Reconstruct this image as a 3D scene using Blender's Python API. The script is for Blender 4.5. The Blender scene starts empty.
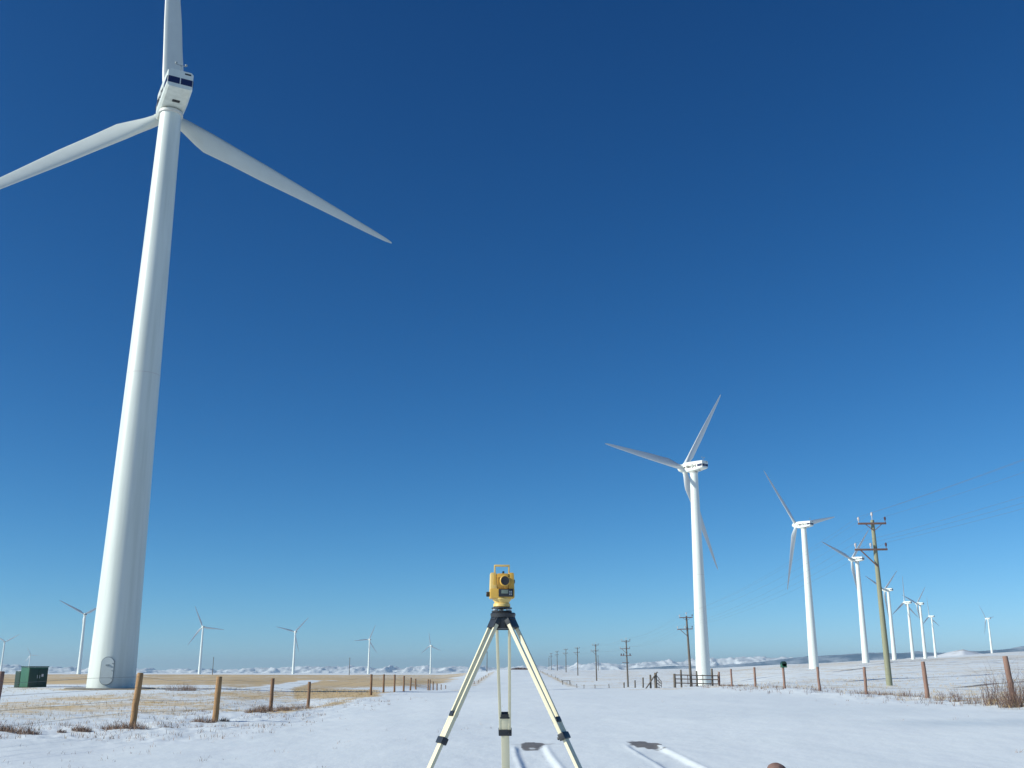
import bpy, bmesh, math, random
import numpy as np
from mathutils import Vector, Matrix
R = math.radians
random.seed(7); rng = np.random.default_rng(7)
scene = bpy.context.scene
col = scene.collection

# ------------------------------------------------------------------ camera
F = 1030.0; EYE = 1.30
PITCH = math.atan(284 / F)
cam_d = bpy.data.cameras.new("camera"); cam = bpy.data.objects.new("camera", cam_d); col.objects.link(cam)
cam_d.sensor_width = 36; cam_d.lens = 36 * F / 1024
cam_d.clip_start = 0.1; cam_d.clip_end = 60000
cam.location = (0, 0, EYE); cam.rotation_euler = (math.pi / 2 + PITCH, 0, 0)
scene.camera = cam
scene.render.resolution_x = 1024; scene.render.resolution_y = 768

# ------------------------------------------------------------------ light
SUN_EL, SUN_AZ = 27.0, -109.0          # azimuth clockwise from +Y (the view)
world = bpy.data.worlds.new("World"); scene.world = world; world.use_nodes = True
wn = world.node_tree.nodes; wl = world.node_tree.links
bg = wn['Background']
sky = wn.new('ShaderNodeTexSky'); sky.sky_type = 'NISHITA'; sky.sun_disc = False
sky.sun_elevation = R(SUN_EL); sky.sun_rotation = R(SUN_AZ)
sky.altitude = 1500; sky.air_density = 1.0; sky.dust_density = 0.0; sky.ozone_density = 3.5
SKY_S = 0.09
sep = wn.new('ShaderNodeSeparateColor'); comb = wn.new('ShaderNodeCombineColor'); wl.new(sky.outputs[0], sep.inputs[0])
def sky_math(op, a, b):
    n = wn.new('ShaderNodeMath'); n.operation = op
    for k, v in enumerate((a, b)):
        if isinstance(v, (int, float)): n.inputs[k].default_value = v
        else: wl.new(v, n.inputs[k])
    return n.outputs[0]
raw = [sky_math('MULTIPLY', sep.outputs[k], SKY_S) for k in range(3)]
# the camera's deep blue rendering of a clear winter sky
for ch, (gain, pw) in enumerate(((1.02, (1.55, .05, .34)), (1.07, (-.09, 1.44, -.025)), (1.47, (.26, -.08, .92)))):
    v = gain / SKY_S
    for k in range(3): v = sky_math('MULTIPLY', sky_math('POWER', raw[k], pw[k]), v)
    wl.new(v, comb.inputs[ch])
wl.new(comb.outputs[0], bg.inputs['Color'])
bg.inputs['Strength'].default_value = SKY_S
sd = bpy.data.lights.new("sun", 'SUN'); sun = bpy.data.objects.new("sun", sd); col.objects.link(sun)
sd.energy = 4.9; sd.angle = R(0.53); sd.color = (1.0, 0.985, 0.87)
sv = Vector((math.sin(R(SUN_AZ)) * math.cos(R(SUN_EL)), math.cos(R(SUN_AZ)) * math.cos(R(SUN_EL)), math.sin(R(SUN_EL))))
sun.rotation_euler = sv.to_track_quat('Z', 'Y').to_euler()
scene.view_settings.view_transform = 'Standard'; scene.view_settings.look = 'None'
scene.view_settings.gamma = 1.0; scene.view_settings.exposure = 0.08
scene.render.engine = 'CYCLES'
try:
    scene.cycles.volume_bounces = 0; scene.cycles.max_bounces = 6
except Exception: pass

# ------------------------------------------------------------------ helpers
def link(o, parent=None):
    col.objects.link(o)
    if parent is not None: o.parent = parent
    return o
def tag(o, label=None, cat=None, group=None, kind=None):
    if label: o['label'] = label
    if cat: o['category'] = cat
    if group: o['group'] = group
    if kind: o['kind'] = kind
    return o
def empty(name, loc, rz=0):
    o = bpy.data.objects.new(name, None); o.empty_display_size = .3
    o.location = loc; o.rotation_euler = (0, 0, rz); return link(o)
def copy_tree(o, parent=None):
    c = o.copy(); col.objects.link(c); c.parent = parent
    for ch in o.children: copy_tree(ch, c)
    return c
def build(name, bm, mats, parent=None, smooth=True, angle=40):
    me = bpy.data.meshes.new(name); bmesh.ops.recalc_face_normals(bm, faces=bm.faces)
    bm.to_mesh(me); bm.free()
    for m in (mats if isinstance(mats, (list, tuple)) else [mats]): me.materials.append(m)
    if smooth:
        me.polygons.foreach_set('use_smooth', [True] * len(me.polygons))
        try: me.set_sharp_from_angle(angle=R(angle))
        except Exception: pass
    return link(bpy.data.objects.new(name, me), parent)
def B(): return bmesh.new()
def box(bm, c, s, rot=None, bev=0, mi=0, taper=None):
    n0 = set(bm.faces)
    g = bmesh.ops.create_cube(bm, size=1)
    for v in g['verts']:
        v.co = Vector((v.co.x * s[0], v.co.y * s[1], v.co.z * s[2]))
        if taper and v.co.z > 0: v.co.x *= taper[0]; v.co.y *= taper[1]
    if bev:
        es = list({e for v in g['verts'] for e in v.link_edges})
        bmesh.ops.bevel(bm, geom=es, offset=bev, segments=2, affect='EDGES', profile=.7)
    fs = [f for f in bm.faces if f not in n0]
    vs = {v for f in fs for v in f.verts}
    for v in vs:
        p = v.co.copy()
        if rot is not None: p = rot @ p
        v.co = p + Vector(c)
    for f in fs: f.material_index = mi
    return vs
def tube(bm, pts, rad, n=10, cap=True, mi=0):
    pts = [Vector(p) for p in pts]
    if not isinstance(rad, (list, tuple)): rad = [rad] * len(pts)
    rings = []; up = None
    for i, p in enumerate(pts):
        t = (pts[min(i + 1, len(pts) - 1)] - pts[max(i - 1, 0)]).normalized()
        if up is None:
            up = Vector((0, 0, 1)) if abs(t.z) < .9 else Vector((1, 0, 0))
        a = t.cross(up).normalized(); b = t.cross(a).normalized(); up = -b if False else up
        rings.append([bm.verts.new(p + rad[i] * (a * math.cos(2 * math.pi * k / n) + b * math.sin(2 * math.pi * k / n))) for k in range(n)])
    for i in range(len(rings) - 1):
        for k in range(n):
            f = bm.faces.new((rings[i][k], rings[i][(k + 1) % n], rings[i + 1][(k + 1) % n], rings[i + 1][k])); f.material_index = mi
    if cap and n > 2:
        bm.faces.new(rings[0]).material_index = mi; bm.faces.new(rings[-1]).material_index = mi
def lathe(bm, prof, n=32, axis='z', mi=0, origin=(0, 0, 0)):
    rings = []; o = Vector(origin)
    for (r, z) in prof:
        ring = []
        for k in range(n):
            a = 2 * math.pi * k / n
            p = Vector((r * math.cos(a), r * math.sin(a), z)) if axis == 'z' else Vector((r * math.cos(a), z, r * math.sin(a))) if axis == 'y' else Vector((z, r * math.cos(a), r * math.sin(a)))
            ring.append(bm.verts.new(p + o))
        rings.append(ring)
    for i in range(len(rings) - 1):
        for k in range(n):
            f = bm.faces.new((rings[i][k], rings[i][(k + 1) % n], rings[i + 1][(k + 1) % n], rings[i + 1][k])); f.material_index = mi
    for rr in (rings[0], rings[-1]):
        bm.faces.new(rr).material_index = mi

# numpy value noise -----------------------------------------------------------
_perm = rng.random((256, 256))
def vnoise(x, y):
    xi = np.floor(x).astype(int); yi = np.floor(y).astype(int)
    fx = x - xi; fy = y - yi; fx = fx * fx * (3 - 2 * fx); fy = fy * fy * (3 - 2 * fy)
    g = lambda a, b: _perm[a % 256, b % 256]
    return (g(xi, yi) * (1 - fx) + g(xi + 1, yi) * fx) * (1 - fy) + (g(xi, yi + 1) * (1 - fx) + g(xi + 1, yi + 1) * fx) * fy
def fbm(x, y, o=4):
    s = 0; a = .5; t = 0
    for i in range(o):
        s = s + a * vnoise(x + 17.3 * i, y + 9.1 * i); t += a; a *= .5; x = x * 2.03; y = y * 2.03
    return s / t
def sm(a, b, x):
    t = np.clip((x - a) / (b - a), 0, 1); return t * t * (3 - 2 * t)

# ------------------------------------------------------------------ terrain
# surveyed sight lines: for a bearing (picture column where it meets the horizon) the drop below
# eye level along the ground, as (distance, drop in 1/1108 of the distance)
K = 1108.0
ND = lambda d, Y: (Y, d * K / Y)
COLS = {
 -300: [ND(1.35, 26), ND(1.5, 50), (85, 21), (110, 17), (150, 13), (200, 10), (350, 8), (650, 7), (900, 6.5), (3000, 5.5), (14000, 5)],
 0:    [ND(1.3, 24), ND(1.4, 34), ND(1.5, 50), (85, 19.5), (110, 15), (150, 12), (200, 10), (350, 8), (650, 6.5), (900, 6.2), (3000, 5.3), (14000, 5)],
 113:  [ND(1.42, 26), ND(1.5, 50), (77, 20), (110, 15), (150, 12), (200, 10), (350, 8), (650, 6.5), (900, 6.2), (3000, 5.3), (14000, 5)],
 220:  [ND(1.40, 26), ND(1.5, 30), ND(1.58, 50), (77, 20.5), (110, 17), (150, 13.5), (200, 11), (350, 8.5), (650, 6.8), (900, 6.4), (3000, 5.3), (14000, 5)],
 300:  [ND(1.38, 26), ND(1.66, 41), ND(1.82, 50), (70, 26), (85, 22.5), (110, 19), (150, 15), (200, 12), (350, 9), (650, 7), (900, 6.6), (3000, 5.3), (14000, 5)],
 400:  [ND(1.32, 26), ND(1.6, 50), (71, 24.8), (100, 22.5), (150, 18), (200, 15), (350, 11), (650, 7), (900, 6.4), (3000, 5.3), (14000, 5)],
 440:  [ND(1.3, 26), ND(1.5, 50), (71, 25.2), (100, 23), (150, 22.8), (200, 21), (260, 17), (350, 12), (650, 7), (900, 6.4), (3000, 5.3), (14000, 5)],
 512:  [ND(1.3, 26), ND(1.35, 50), (85, 22), (110, 23), (150, 23), (200, 22), (260, 17), (350, 10), (480, 4), (600, 1.2), (700, 1.4), (900, 3), (3000, 4), (14000, 5)],
 600:  [ND(1.28, 26), ND(1.3, 50), (80, 20.5), (110, 21.5), (150, 22.0), (200, 21.5), (260, 17), (350, 10), (480, 5), (650, 3), (900, 2.2), (1300, 2.0), (14000, 3)],
 700:  [ND(1.22, 26), ND(1.25, 50), (80, 18.5), (110, 19.5), (150, 19.5), (200, 18.5), (240, 17), (350, 9), (480, 4), (650, 2), (900, 1), (1300, .5), (14000, 2)],
 800:  [ND(1.15, 26), ND(1.22, 50), (62, 20.8), (85, 16), (110, 13), (150, 9), (200, 7), (260, 5), (350, 1), (480, -1.5), (650, -3), (900, -4), (1300, -4), (2000, -2), (14000, 1)],
 900:  [ND(1.1, 26), ND(1.15, 40), (55, 23), (70, 17.5), (110, 9), (150, 4), (200, 0), (350, -4), (480, -6.5), (650, -7.7), (900, -8.3), (1300, -9), (1600, -7), (3000, -4), (14000, 0)],
 1024: [ND(1.05, 26), ND(1.05, 34), (60, 18), (90, 8), (110, 4), (200, -4), (350, -7.5), (480, -9.5), (650, -11), (900, -13), (1300, -16), (1504, -17), (1800, -14), (3000, -8), (14000, 0)],
 1300: [ND(1.05, 26), ND(1.05, 34), (60, 17), (90, 7), (110, 2), (200, -6), (350, -10), (650, -14), (1300, -20), (1504, -20), (3000, -10), (14000, 0)],
}
_yk = np.exp(np.linspace(math.log(20), math.log(14000), 240))
_ck = np.array(sorted(COLS)); _tab = []
for c in _ck:
    pts = COLS[c]; ly = np.log([p[0] for p in pts]); dd = [p[1] * p[0] / K for p in pts]
    sS = np.interp(np.log(_yk), ly, [p[1] for p in pts]); sD = np.interp(np.log(_yk), ly, dd)
    w = sm(50, 90, _yk); d = sD * (1 - w) + sS * _yk / K * w
    ker = np.exp(-np.linspace(-2, 2, 11) ** 2); ker /= ker.sum()
    dp = np.pad(d / _yk, 5, mode='edge'); d = np.convolve(dp, ker, 'valid') * _yk
    _tab.append(d)
_tab = np.array(_tab)
RUTS = [(.12, .60), (2.0, 2.5)]
def ground(x, y, detail=True):
    x = np.atleast_1d(np.asarray(x, float)); y = np.atleast_1d(np.asarray(y, float))
    r = np.hypot(x, y); az = np.arctan2(x, y); ca = np.clip(az, -R(37), R(37))
    Y = np.maximum(r * np.cos(ca), 1); px = 512 + 1068 * np.tan(ca)
    ci = np.clip(np.searchsorted(_ck, px) - 1, 0, len(_ck) - 2)
    t = np.clip((px - _ck[ci]) / (_ck[ci + 1] - _ck[ci]), 0, 1); t = t * t * (3 - 2 * t) * .5 + t * .5
    li = np.clip((np.log(np.maximum(Y, 20.01)) - math.log(20)) / (math.log(14000) - math.log(20)) * 239, 0, 238.999)
    l0 = li.astype(int); lf = li - l0
    g = lambda c: _tab[c, l0] * (1 - lf) + _tab[c, l0 + 1] * lf
    D = g(ci) * (1 - t) + g(ci + 1) * t
    D = EYE + (D - EYE) * sm(10, 26, Y)
    back = sm(R(50), R(130), np.abs(az)); flat = EYE + r * .0015
    D = D * (1 - back) + flat * back
    z = EYE - D
    if detail:
        a = np.clip(r * .0022, 0, .5) * sm(5, 30, r)
        z = z + a * (fbm(x / 9, y / 9) - .5) + .05 * (fbm(x / 2.1 + 40, y / 3.1) - .5) * sm(2, 12, r)
        # drifts heaped along the two roadside fences
        z = z + .07 * np.exp(-((x + 8.6) / 1.3) ** 2) * fbm(x / 2, y / 4) * sm(14, 24, y) * (1 - sm(60, 90, y))
        z = z + .16 * np.exp(-((x - 14.6) / 1.5) ** 2) * fbm(x / 2, y / 4 + 5) * sm(14, 24, y) * (1 - sm(70, 100, y))
        verge = np.exp(-((x + 9.5) / 3.6) ** 2) * sm(18, 23, y) * (1 - sm(50, 75, y)) + np.exp(-((x - 16) / 3.0) ** 2) * sm(20, 26, y) * (1 - sm(60, 80, y))
        z = z + verge * (.13 * (fbm(x / .9, y / 1.4 + 3) - .5) + .09 * (fbm(x / .35 + 9, y / .5) - .5))
        near = sm(3, 5, y) * (1 - sm(18.0, 18.7, y))
        for (a0, a1) in RUTS:
            m = (a0 + a1) / 2 + .05 * np.sin(y * .6); h = (a1 - a0) / 2
            u = np.abs(x - m)
            z = z + near * (-.026 * (1 - sm(h * .7, h * 1.1, u)) * (.5 + fbm(x * 3, y * 1.5)) + .010 * np.exp(-((u - h * 1.15) / .04) ** 2) * (.5 + fbm(x * 6, y * 3)))
    return z
def gz(x, y): return float(ground(x, y)[0])
def at_px(px, Y): return ((px - 512) / 1068 * Y, Y)
def gp(px, Y, dz=0):
    x, y = at_px(px, Y); return Vector((x, y, gz(x, y) + dz))
def ray(px, py, Y):
    a = (px - 512) / F; b = (384 - py) / F
    yy = math.cos(PITCH) - b * math.sin(PITCH); zz = math.sin(PITCH) + b * math.cos(PITCH)
    return Vector((a / yy * Y, Y, EYE + zz / yy * Y))

# cover masks
def seg_d(x, y, pts):
    d = np.full(x.shape, 1e9)
    for (a, b) in zip(pts[:-1], pts[1:]):
        ax, ay = a; bx, by = b; L = (bx - ax) ** 2 + (by - ay) ** 2
        t = np.clip(((x - ax) * (bx - ax) + (y - ay) * (by - ay)) / L, 0, 1)
        d = np.minimum(d, np.hypot(x - ax - t * (bx - ax), y - ay - t * (by - ay)))
    return d
def masks(x, y):
    r = np.hypot(x, y); s = x / np.maximum(y, 1); px = 512 + 1068 * s
    n1 = fbm(x / 40 + 3, y / 60 + 8); n2 = fbm(x / 7, y / 14); n3 = fbm(x / 150 + 9, y / 260)
    yf = y > 5
    # stubble field beyond the left fence
    edge = -14 - .02 * (y - 90) - 10 * (n1 - .5)
    field = sm(84, 100, y + 24 * (n2 - .5) + .14 * (x + 12)) * (1 - sm(-4, 3, x - edge)) * (1 - sm(620, 820, y + 200 * (n1 - .5)))
    track = seg_d(x, y, [at_px(256, 72), at_px(272, 95), at_px(290, 130), at_px(312, 190), at_px(340, 205), at_px(420, 215)])
    near = sm(60, 68, y + 10 * (n2 - .5)) * (1 - sm(96, 110, y)) * sm(286, 300, px) * (1 - sm(372, 392, px))
    field = np.maximum(field, near) * sm(.9, 2.4, track)
    fl = field * (.66 + .6 * (n3 - .35) + .5 * (n2 - .5)) 
    left = (x < -9.5) * sm(24, 32, y) * (1 - sm(78, 95, y)) * (.36 + 1.3 * (n2 - .5)) * sm(-9.0, -10.5, x) * (.55 + .45 * sm(-9, -17, x))
    stripL = np.exp(-((x + 8.8) / .8) ** 2) * .55 * sm(18, 24, y) * (1 - sm(300, 500, y)) * sm(.35, .6, n2)
    stripL2 = np.exp(-((x + 9.5) / 1.7) ** 2) * .50 * sm(210, 280, y) * (1 - sm(520, 600, y))
    stripR = np.exp(-((x - 16.0) / 2.4) ** 2) * .55 * sm(20, 30, y) * (1 - sm(90, 120, y)) * sm(.25, .6, n2)
    stripR2 = np.exp(-((x - 13.8) / 1.5) ** 2) * .50 * sm(210, 250, y) * (1 - sm(500, 600, y))
    gate = np.exp(-((y - 76) / 5) ** 2) * ((x > 8) & (x < 24)) * .5 * sm(.3, .55, n2)
    right = (x > 16) * sm(26, 40, y) * (1 - sm(1200, 1900, y)) * (.27 + .5 * (n3 - .45) + .45 * (n2 - .5))
    t1 = np.exp(-(np.hypot(x + 28.6, (y - 76.5)) / 4.2) ** 4) * .95
    midr = (x > 14) * sm(90, 160, y) * (1 - sm(500, 700, y)) * .18
    farl = (px < 500) * sm(850, 1000, y) * .18
    rd = sm(1.2, .5, seg_d(x, y, [at_px(880, 420), at_px(915, 520), at_px(945, 640), at_px(990, 760)]) / 2.2) * .0
    cov = np.clip(np.maximum.reduce([fl, left, stripL, stripL2, stripR, stripR2, gate, right, midr, t1, farl]), 0, 1) * yf
    lines = np.maximum(
        (1 - sm(1.2, 3.5, seg_d(x, y, [at_px(880, 400), at_px(905, 480), at_px(935, 620), at_px(985, 800)]))),
        (1 - sm(.35, .8, seg_d(x, y, [at_px(958, 62), at_px(985, 66), at_px(1004, 69), at_px(1060, 74)]))))
    wob = .9 * (fbm(x * 6, y * 4) - .5)
    patches = np.maximum(1 - sm(.70, 1.1, np.hypot((y - 18.75) / .80, (x - .34) / .24) + wob),
                         1 - sm(.70, 1.1, np.hypot((y - 18.6) / .85, (x - 2.25 + .16 * (y - 18.6)) / .26) + wob))
    fade = np.exp(-((y - 18.9) / .35) ** 2) * np.exp(-((x - .42) / .62) ** 2) * .60
    crest = np.exp(-((y - 600) / 14) ** 2) * np.exp(-((x - 4.2) / 4.2) ** 2)
    grav = np.clip(np.maximum.reduce([lines * .8, patches, fade, crest]), 0, 1) * yf
    ice = .55 * np.exp(-((y - 22.8 + .1 * (x - 9)) / 1.3) ** 2) * sm(6.5, 9.5, x) * (1 - sm(13, 14, x))
    ice = np.maximum(ice, .15 * np.exp(-((y - 30) / 4) ** 2) * sm(2, 5, x) * (1 - sm(10, 12.5, x)))
    return cov, grav, ice * yf

# ------------------------------------------------------------------ materials
def mat(name):
    m = bpy.data.materials.new(name); m.use_nodes = True
    nt = m.node_tree; return m, nt, nt.nodes, nt.links, nt.nodes['Principled BSDF']
def simple(name, c, rough=.5, metal=0, noise=.12, scale=6, bump=0, stretch=(1, 1, 1), coat=0):
    m, nt, N, L, P = mat(name)
    P.inputs['Roughness'].default_value = rough; P.inputs['Metallic'].default_value = metal
    if coat: P.inputs['Coat Weight'].default_value = coat
    tc = N.new('ShaderNodeTexCoord'); mp = N.new('ShaderNodeMapping'); mp.inputs['Scale'].default_value = stretch
    nz = N.new('ShaderNodeTexNoise'); nz.inputs['Scale'].default_value = scale; nz.inputs['Detail'].default_value = 6
    L.new(tc.outputs['Object'], mp.inputs[0]); L.new(mp.outputs[0], nz.inputs['Vector'])
    mx = N.new('ShaderNodeMix'); mx.data_type = 'RGBA'
    mx.inputs[6].default_value = (*[v * (1 - noise) for v in c], 1); mx.inputs[7].default_value = (*[min(1, v * (1 + noise)) for v in c], 1)
    L.new(nz.outputs[0], mx.inputs[0]); L.new(mx.outputs[2], P.inputs['Base Color'])
    if bump:
        b = N.new('ShaderNodeBump'); b.inputs['Strength'].default_value = bump; b.inputs['Distance'].default_value = .02
        L.new(nz.outputs[0], b.inputs['Height']); L.new(b.outputs[0], P.inputs['Normal'])
    return m
M = {}
def ground_mat():
    m, nt, N, L, P = mat('snow_and_stubble')
    geo = N.new('ShaderNodeNewGeometry')
    def at(n):
        a = N.new('ShaderNodeAttribute'); a.attribute_name = n; return a.outputs['Fac']
    def noise(s, det=6, st=(1, 1, 1), rough=.6):
        mp = N.new('ShaderNodeMapping'); mp.inputs['Scale'].default_value = st
        n = N.new('ShaderNodeTexNoise'); n.inputs['Scale'].default_value = s; n.inputs['Detail'].default_value = det; n.inputs['Roughness'].default_value = rough
        L.new(geo.outputs['Position'], mp.inputs[0]); L.new(mp.outputs[0], n.inputs['Vector']); return n.outputs[0]
    def math_(op, a, b=None, c=None):
        n = N.new('ShaderNodeMath'); n.operation = op
        for i, v in enumerate((a, b, c)):
            if v is None: continue
            if isinstance(v, (int, float)): n.inputs[i].default_value = v
            else: L.new(v, n.inputs[i])
        return n.outputs[0]
    def mr(v, a, b):
        n = N.new('ShaderNodeMapRange'); n.interpolation_type = 'SMOOTHSTEP'
        L.new(v, n.inputs[0]); n.inputs[1].default_value = a; n.inputs[2].default_value = b; return n.outputs[0]
    def mix(f, a, b):
        n = N.new('ShaderNodeMix'); n.data_type = 'RGBA'; L.new(f, n.inputs[0])
        for i, v in ((6, a), (7, b)):
            if isinstance(v, tuple): n.inputs[i].default_value = (*v, 1)
            else: L.new(v, n.inputs[i])
        return n.outputs[2]
    big = noise(.11, 5, (1, .35, 1)); mid = noise(.9, 6, (1, .5, 1)); fine = noise(7, 5)
    snow = mix(mr(big, .3, .7), (.75, .81, .84), (.83, .88, .89))
    snow = mix(mr(mid, .35, .8), snow, (.78, .83, .86))
    straw = mix(mid, (.62, .46, .24), (.44, .33, .18))
    straw = mix(mr(noise(.05, 4, (1, .3, 1)), .35, .65), straw, (.70, .52, .28))
    th = math_('ADD', math_('MULTIPLY', mid, .55), math_('MULTIPLY', fine, .45))
    cov = at('cover')
    diff = math_('SUBTRACT', cov, math_('SUBTRACT', math_('MULTIPLY', th, 2.4), .7))
    f = mr(diff, -.28, .22)
    f = math_('MULTIPLY', f, mr(cov, .01, .12))
    c = mix(f, snow, straw)
    gcol = mix(fine, (.09, .09, .095), (.26, .24, .22))
    gf = mr(math_('ADD', at('gravel'), math_('MULTIPLY', math_('SUBTRACT', fine, .5), 1.1)), .28, .85)
    c = mix(gf, c, gcol)
    ic = at('ice')
    c = mix(math_('MULTIPLY', ic, math_('ADD', math_('MULTIPLY', mid, .8), .3)), c, (.54, .62, .65))
    L.new(c, P.inputs['Base Color'])
    ro = N.new('ShaderNodeMapRange'); L.new(ic, ro.inputs[0]); ro.inputs[3].default_value = .62; ro.inputs[4].default_value = .32
    L.new(ro.outputs[0], P.inputs['Roughness'])
    P.inputs['Specular IOR Level'].default_value = .3
    h = math_('ADD', math_('MULTIPLY', noise(1.6, 5, (1, .6, 1)), .06), math_('MULTIPLY', fine, .008))
    h = math_('ADD', h, math_('MULTIPLY', f, .03))
    bp = N.new('ShaderNodeBump'); bp.inputs['Strength'].default_value = .42; bp.inputs['Distance'].default_value = 1.0
    L.new(h, bp.inputs['Height']); L.new(bp.outputs[0], P.inputs['Normal'])
    return m
M['ground'] = ground_mat()
def paint_mat():
    m, nt, N, L, P = mat('turbine_paint')
    tc = N.new('ShaderNodeTexCoord'); mp = N.new('ShaderNodeMapping'); mp.inputs['Scale'].default_value = (2.5, 2.5, .12)
    nz = N.new('ShaderNodeTexNoise'); nz.inputs['Scale'].default_value = 1; nz.inputs['Detail'].default_value = 7
    L.new(tc.outputs['Object'], mp.inputs[0]); L.new(mp.outputs[0], nz.inputs['Vector'])
    cr = N.new('ShaderNodeValToRGB'); cr.color_ramp.elements[0].position = .35; cr.color_ramp.elements[0].color = (.68, .72, .68, 1)
    cr.color_ramp.elements[1].position = .6; cr.color_ramp.elements[1].color = (.74, .78, .74, 1)
    L.new(nz.outputs[0], cr.inputs[0]); L.new(cr.outputs[0], P.inputs['Base Color'])
    P.inputs['Roughness'].default_value = .38
    return m
M['white'] = paint_mat()
M['blade'] = simple('blade_gelcoat', (.62, .65, .66), .35, noise=.05, scale=1.5)
M['navy'] = simple('navy_marking', (.008, .015, .07), .4, noise=.1)
M['black'] = simple('black_rubber', (.02, .02, .022), .5, noise=.3, scale=20)
M['seam'] = simple('flange_joint', (.55, .56, .53), .5)
M['doorg'] = simple('door_grey', (.50, .56, .56), .45, noise=.08, scale=3)
M['rim'] = simple('door_rim', (.24, .28, .29), .5)
M['concrete'] = simple('foundation_concrete', (.20, .19, .17), .9, noise=.3, scale=3, bump=.4)
M['postL'] = simple('weathered_yellow_pine', (.33, .19, .085), .8, noise=.4, scale=7, bump=.5, stretch=(5, 5, .6))
M['postR'] = simple('reddish_brown_post', (.25, .15, .115), .8, noise=.4, scale=7, bump=.5, stretch=(5, 5, .6))
M['postM'] = simple('brown_weathered_post', (.22, .125, .07), .8, noise=.4, scale=7, bump=.5, stretch=(5, 5, .6))
M['cut'] = simple('sawn_post_end', (.42, .30, .17), .8, noise=.3, scale=30)
M['wire'] = simple('galvanised_wire', (.16, .15, .14), .5, .6)
M['cable'] = simple('conductor_cable', (.17, .18, .20), .5, .3)
M['pole'] = simple('treated_pole_wood', (.25, .255, .17), .8, noise=.35, scale=5, bump=.4, stretch=(6, 6, .4))
M['poleg'] = simple('grey_pole_wood', (.13, .11, .09), .85, noise=.35, scale=5, stretch=(6, 6, .4))
M['arm'] = simple('crossarm_wood', (.17, .10, .085), .8, noise=.35, scale=6)
M['porc'] = simple('porcelain_insulator', (.55, .50, .48), .25, noise=.1)
M['porcd'] = simple('brown_insulator', (.09, .05, .06), .25, noise=.1)
M['green'] = simple('green_enamel', (.018, .10, .055), .42, noise=.18, scale=3)
M['greend'] = simple('dark_green_enamel', (.008, .035, .022), .45, noise=.2, scale=3)
M['rust'] = simple('gate_pipe', (.13, .10, .085), .65, .4, noise=.3, scale=10)
M['tri'] = simple('cream_tripod_lacquer', (.74, .68, .48), .42, noise=.12, scale=9, stretch=(1, 1, .3))
M['yel'] = simple('yellow_instrument_shell', (.65, .39, .07), .42, noise=.12, scale=18)
M['yel2'] = simple('pale_yellow_shell', (.70, .50, .17), .42, noise=.1, scale=18)
M['dark'] = simple('dark_grey_casting', (.022, .026, .032), .42, noise=.3, scale=30)
M['metal'] = simple('bare_aluminium', (.5, .5, .5), .35, .9, noise=.1)
M['screen'] = simple('instrument_display', (.16, .20, .17), .2, noise=.1)
M['lens'] = simple('coated_lens', (.01, .012, .02), .08, noise=.1, coat=1)
M['weed'] = simple('dry_weed_stem', (.15, .095, .08), .9, noise=.4, scale=3)
M['straw'] = simple('dry_straw', (.48, .35, .17), .9, noise=.4, scale=3)
M['russet'] = simple('russet_grass', (.27, .18, .13), .9, noise=.45, scale=3)
M['rock'] = simple('red_fieldstone', (.20, .12, .10), .85, noise=.4, scale=9, bump=.5)

# ------------------------------------------------------------------ ground sheet
def grid_mesh(name, X, Y, Z, material, closed=False, attrs=None):
    nr, nc = X.shape
    me = bpy.data.meshes.new(name)
    co = np.stack([X, Y, Z], -1).reshape(-1, 3).astype(np.float32)
    i = np.arange(nr - 1)[:, None]; j = np.arange(nc if closed else nc - 1)[None, :]
    a = i * nc + j; b = i * nc + (j + 1) % nc; c = (i + 1) * nc + (j + 1) % nc; d = (i + 1) * nc + j
    q = np.stack([a, b, c, d], -1).reshape(-1, 4).astype(np.int32)
    me.vertices.add(len(co)); me.vertices.foreach_set('co', co.ravel())
    me.loops.add(q.size); me.loops.foreach_set('vertex_index', q.ravel())
    me.polygons.add(len(q)); me.polygons.foreach_set('loop_start', np.arange(0, q.size, 4, dtype=np.int32))
    me.polygons.foreach_set('use_smooth', np.ones(len(q), bool))
    me.update(calc_edges=True); me.validate()
    for k, v in (attrs or {}).items():
        at = me.attributes.new(k, 'FLOAT', 'POINT'); at.data.foreach_set('value', v.ravel().astype(np.float32))
    me.materials.append(material)
    return link(bpy.data.objects.new(name, me))
az = np.concatenate([np.linspace(-180, -40, 120, endpoint=False), np.linspace(-40, 40, 900, endpoint=False), np.linspace(40, 180, 120, endpoint=False)]) * math.pi / 180
rr = np.concatenate([[.02, .8, 2, 3.5], np.exp(np.linspace(math.log(5), math.log(14000), 640))])
AZ, RR = np.meshgrid(az[::-1], rr)
GX, GY = RR * np.sin(AZ), RR * np.cos(AZ)
GZ = ground(GX.ravel(), GY.ravel()).reshape(GX.shape)
cv, gv, iv = masks(GX, GY)
g = grid_mesh('ground', GX, GY, GZ, M['ground'], True, {'cover': cv, 'gravel': gv, 'ice': iv})
tag(g, kind='structure')

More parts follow.
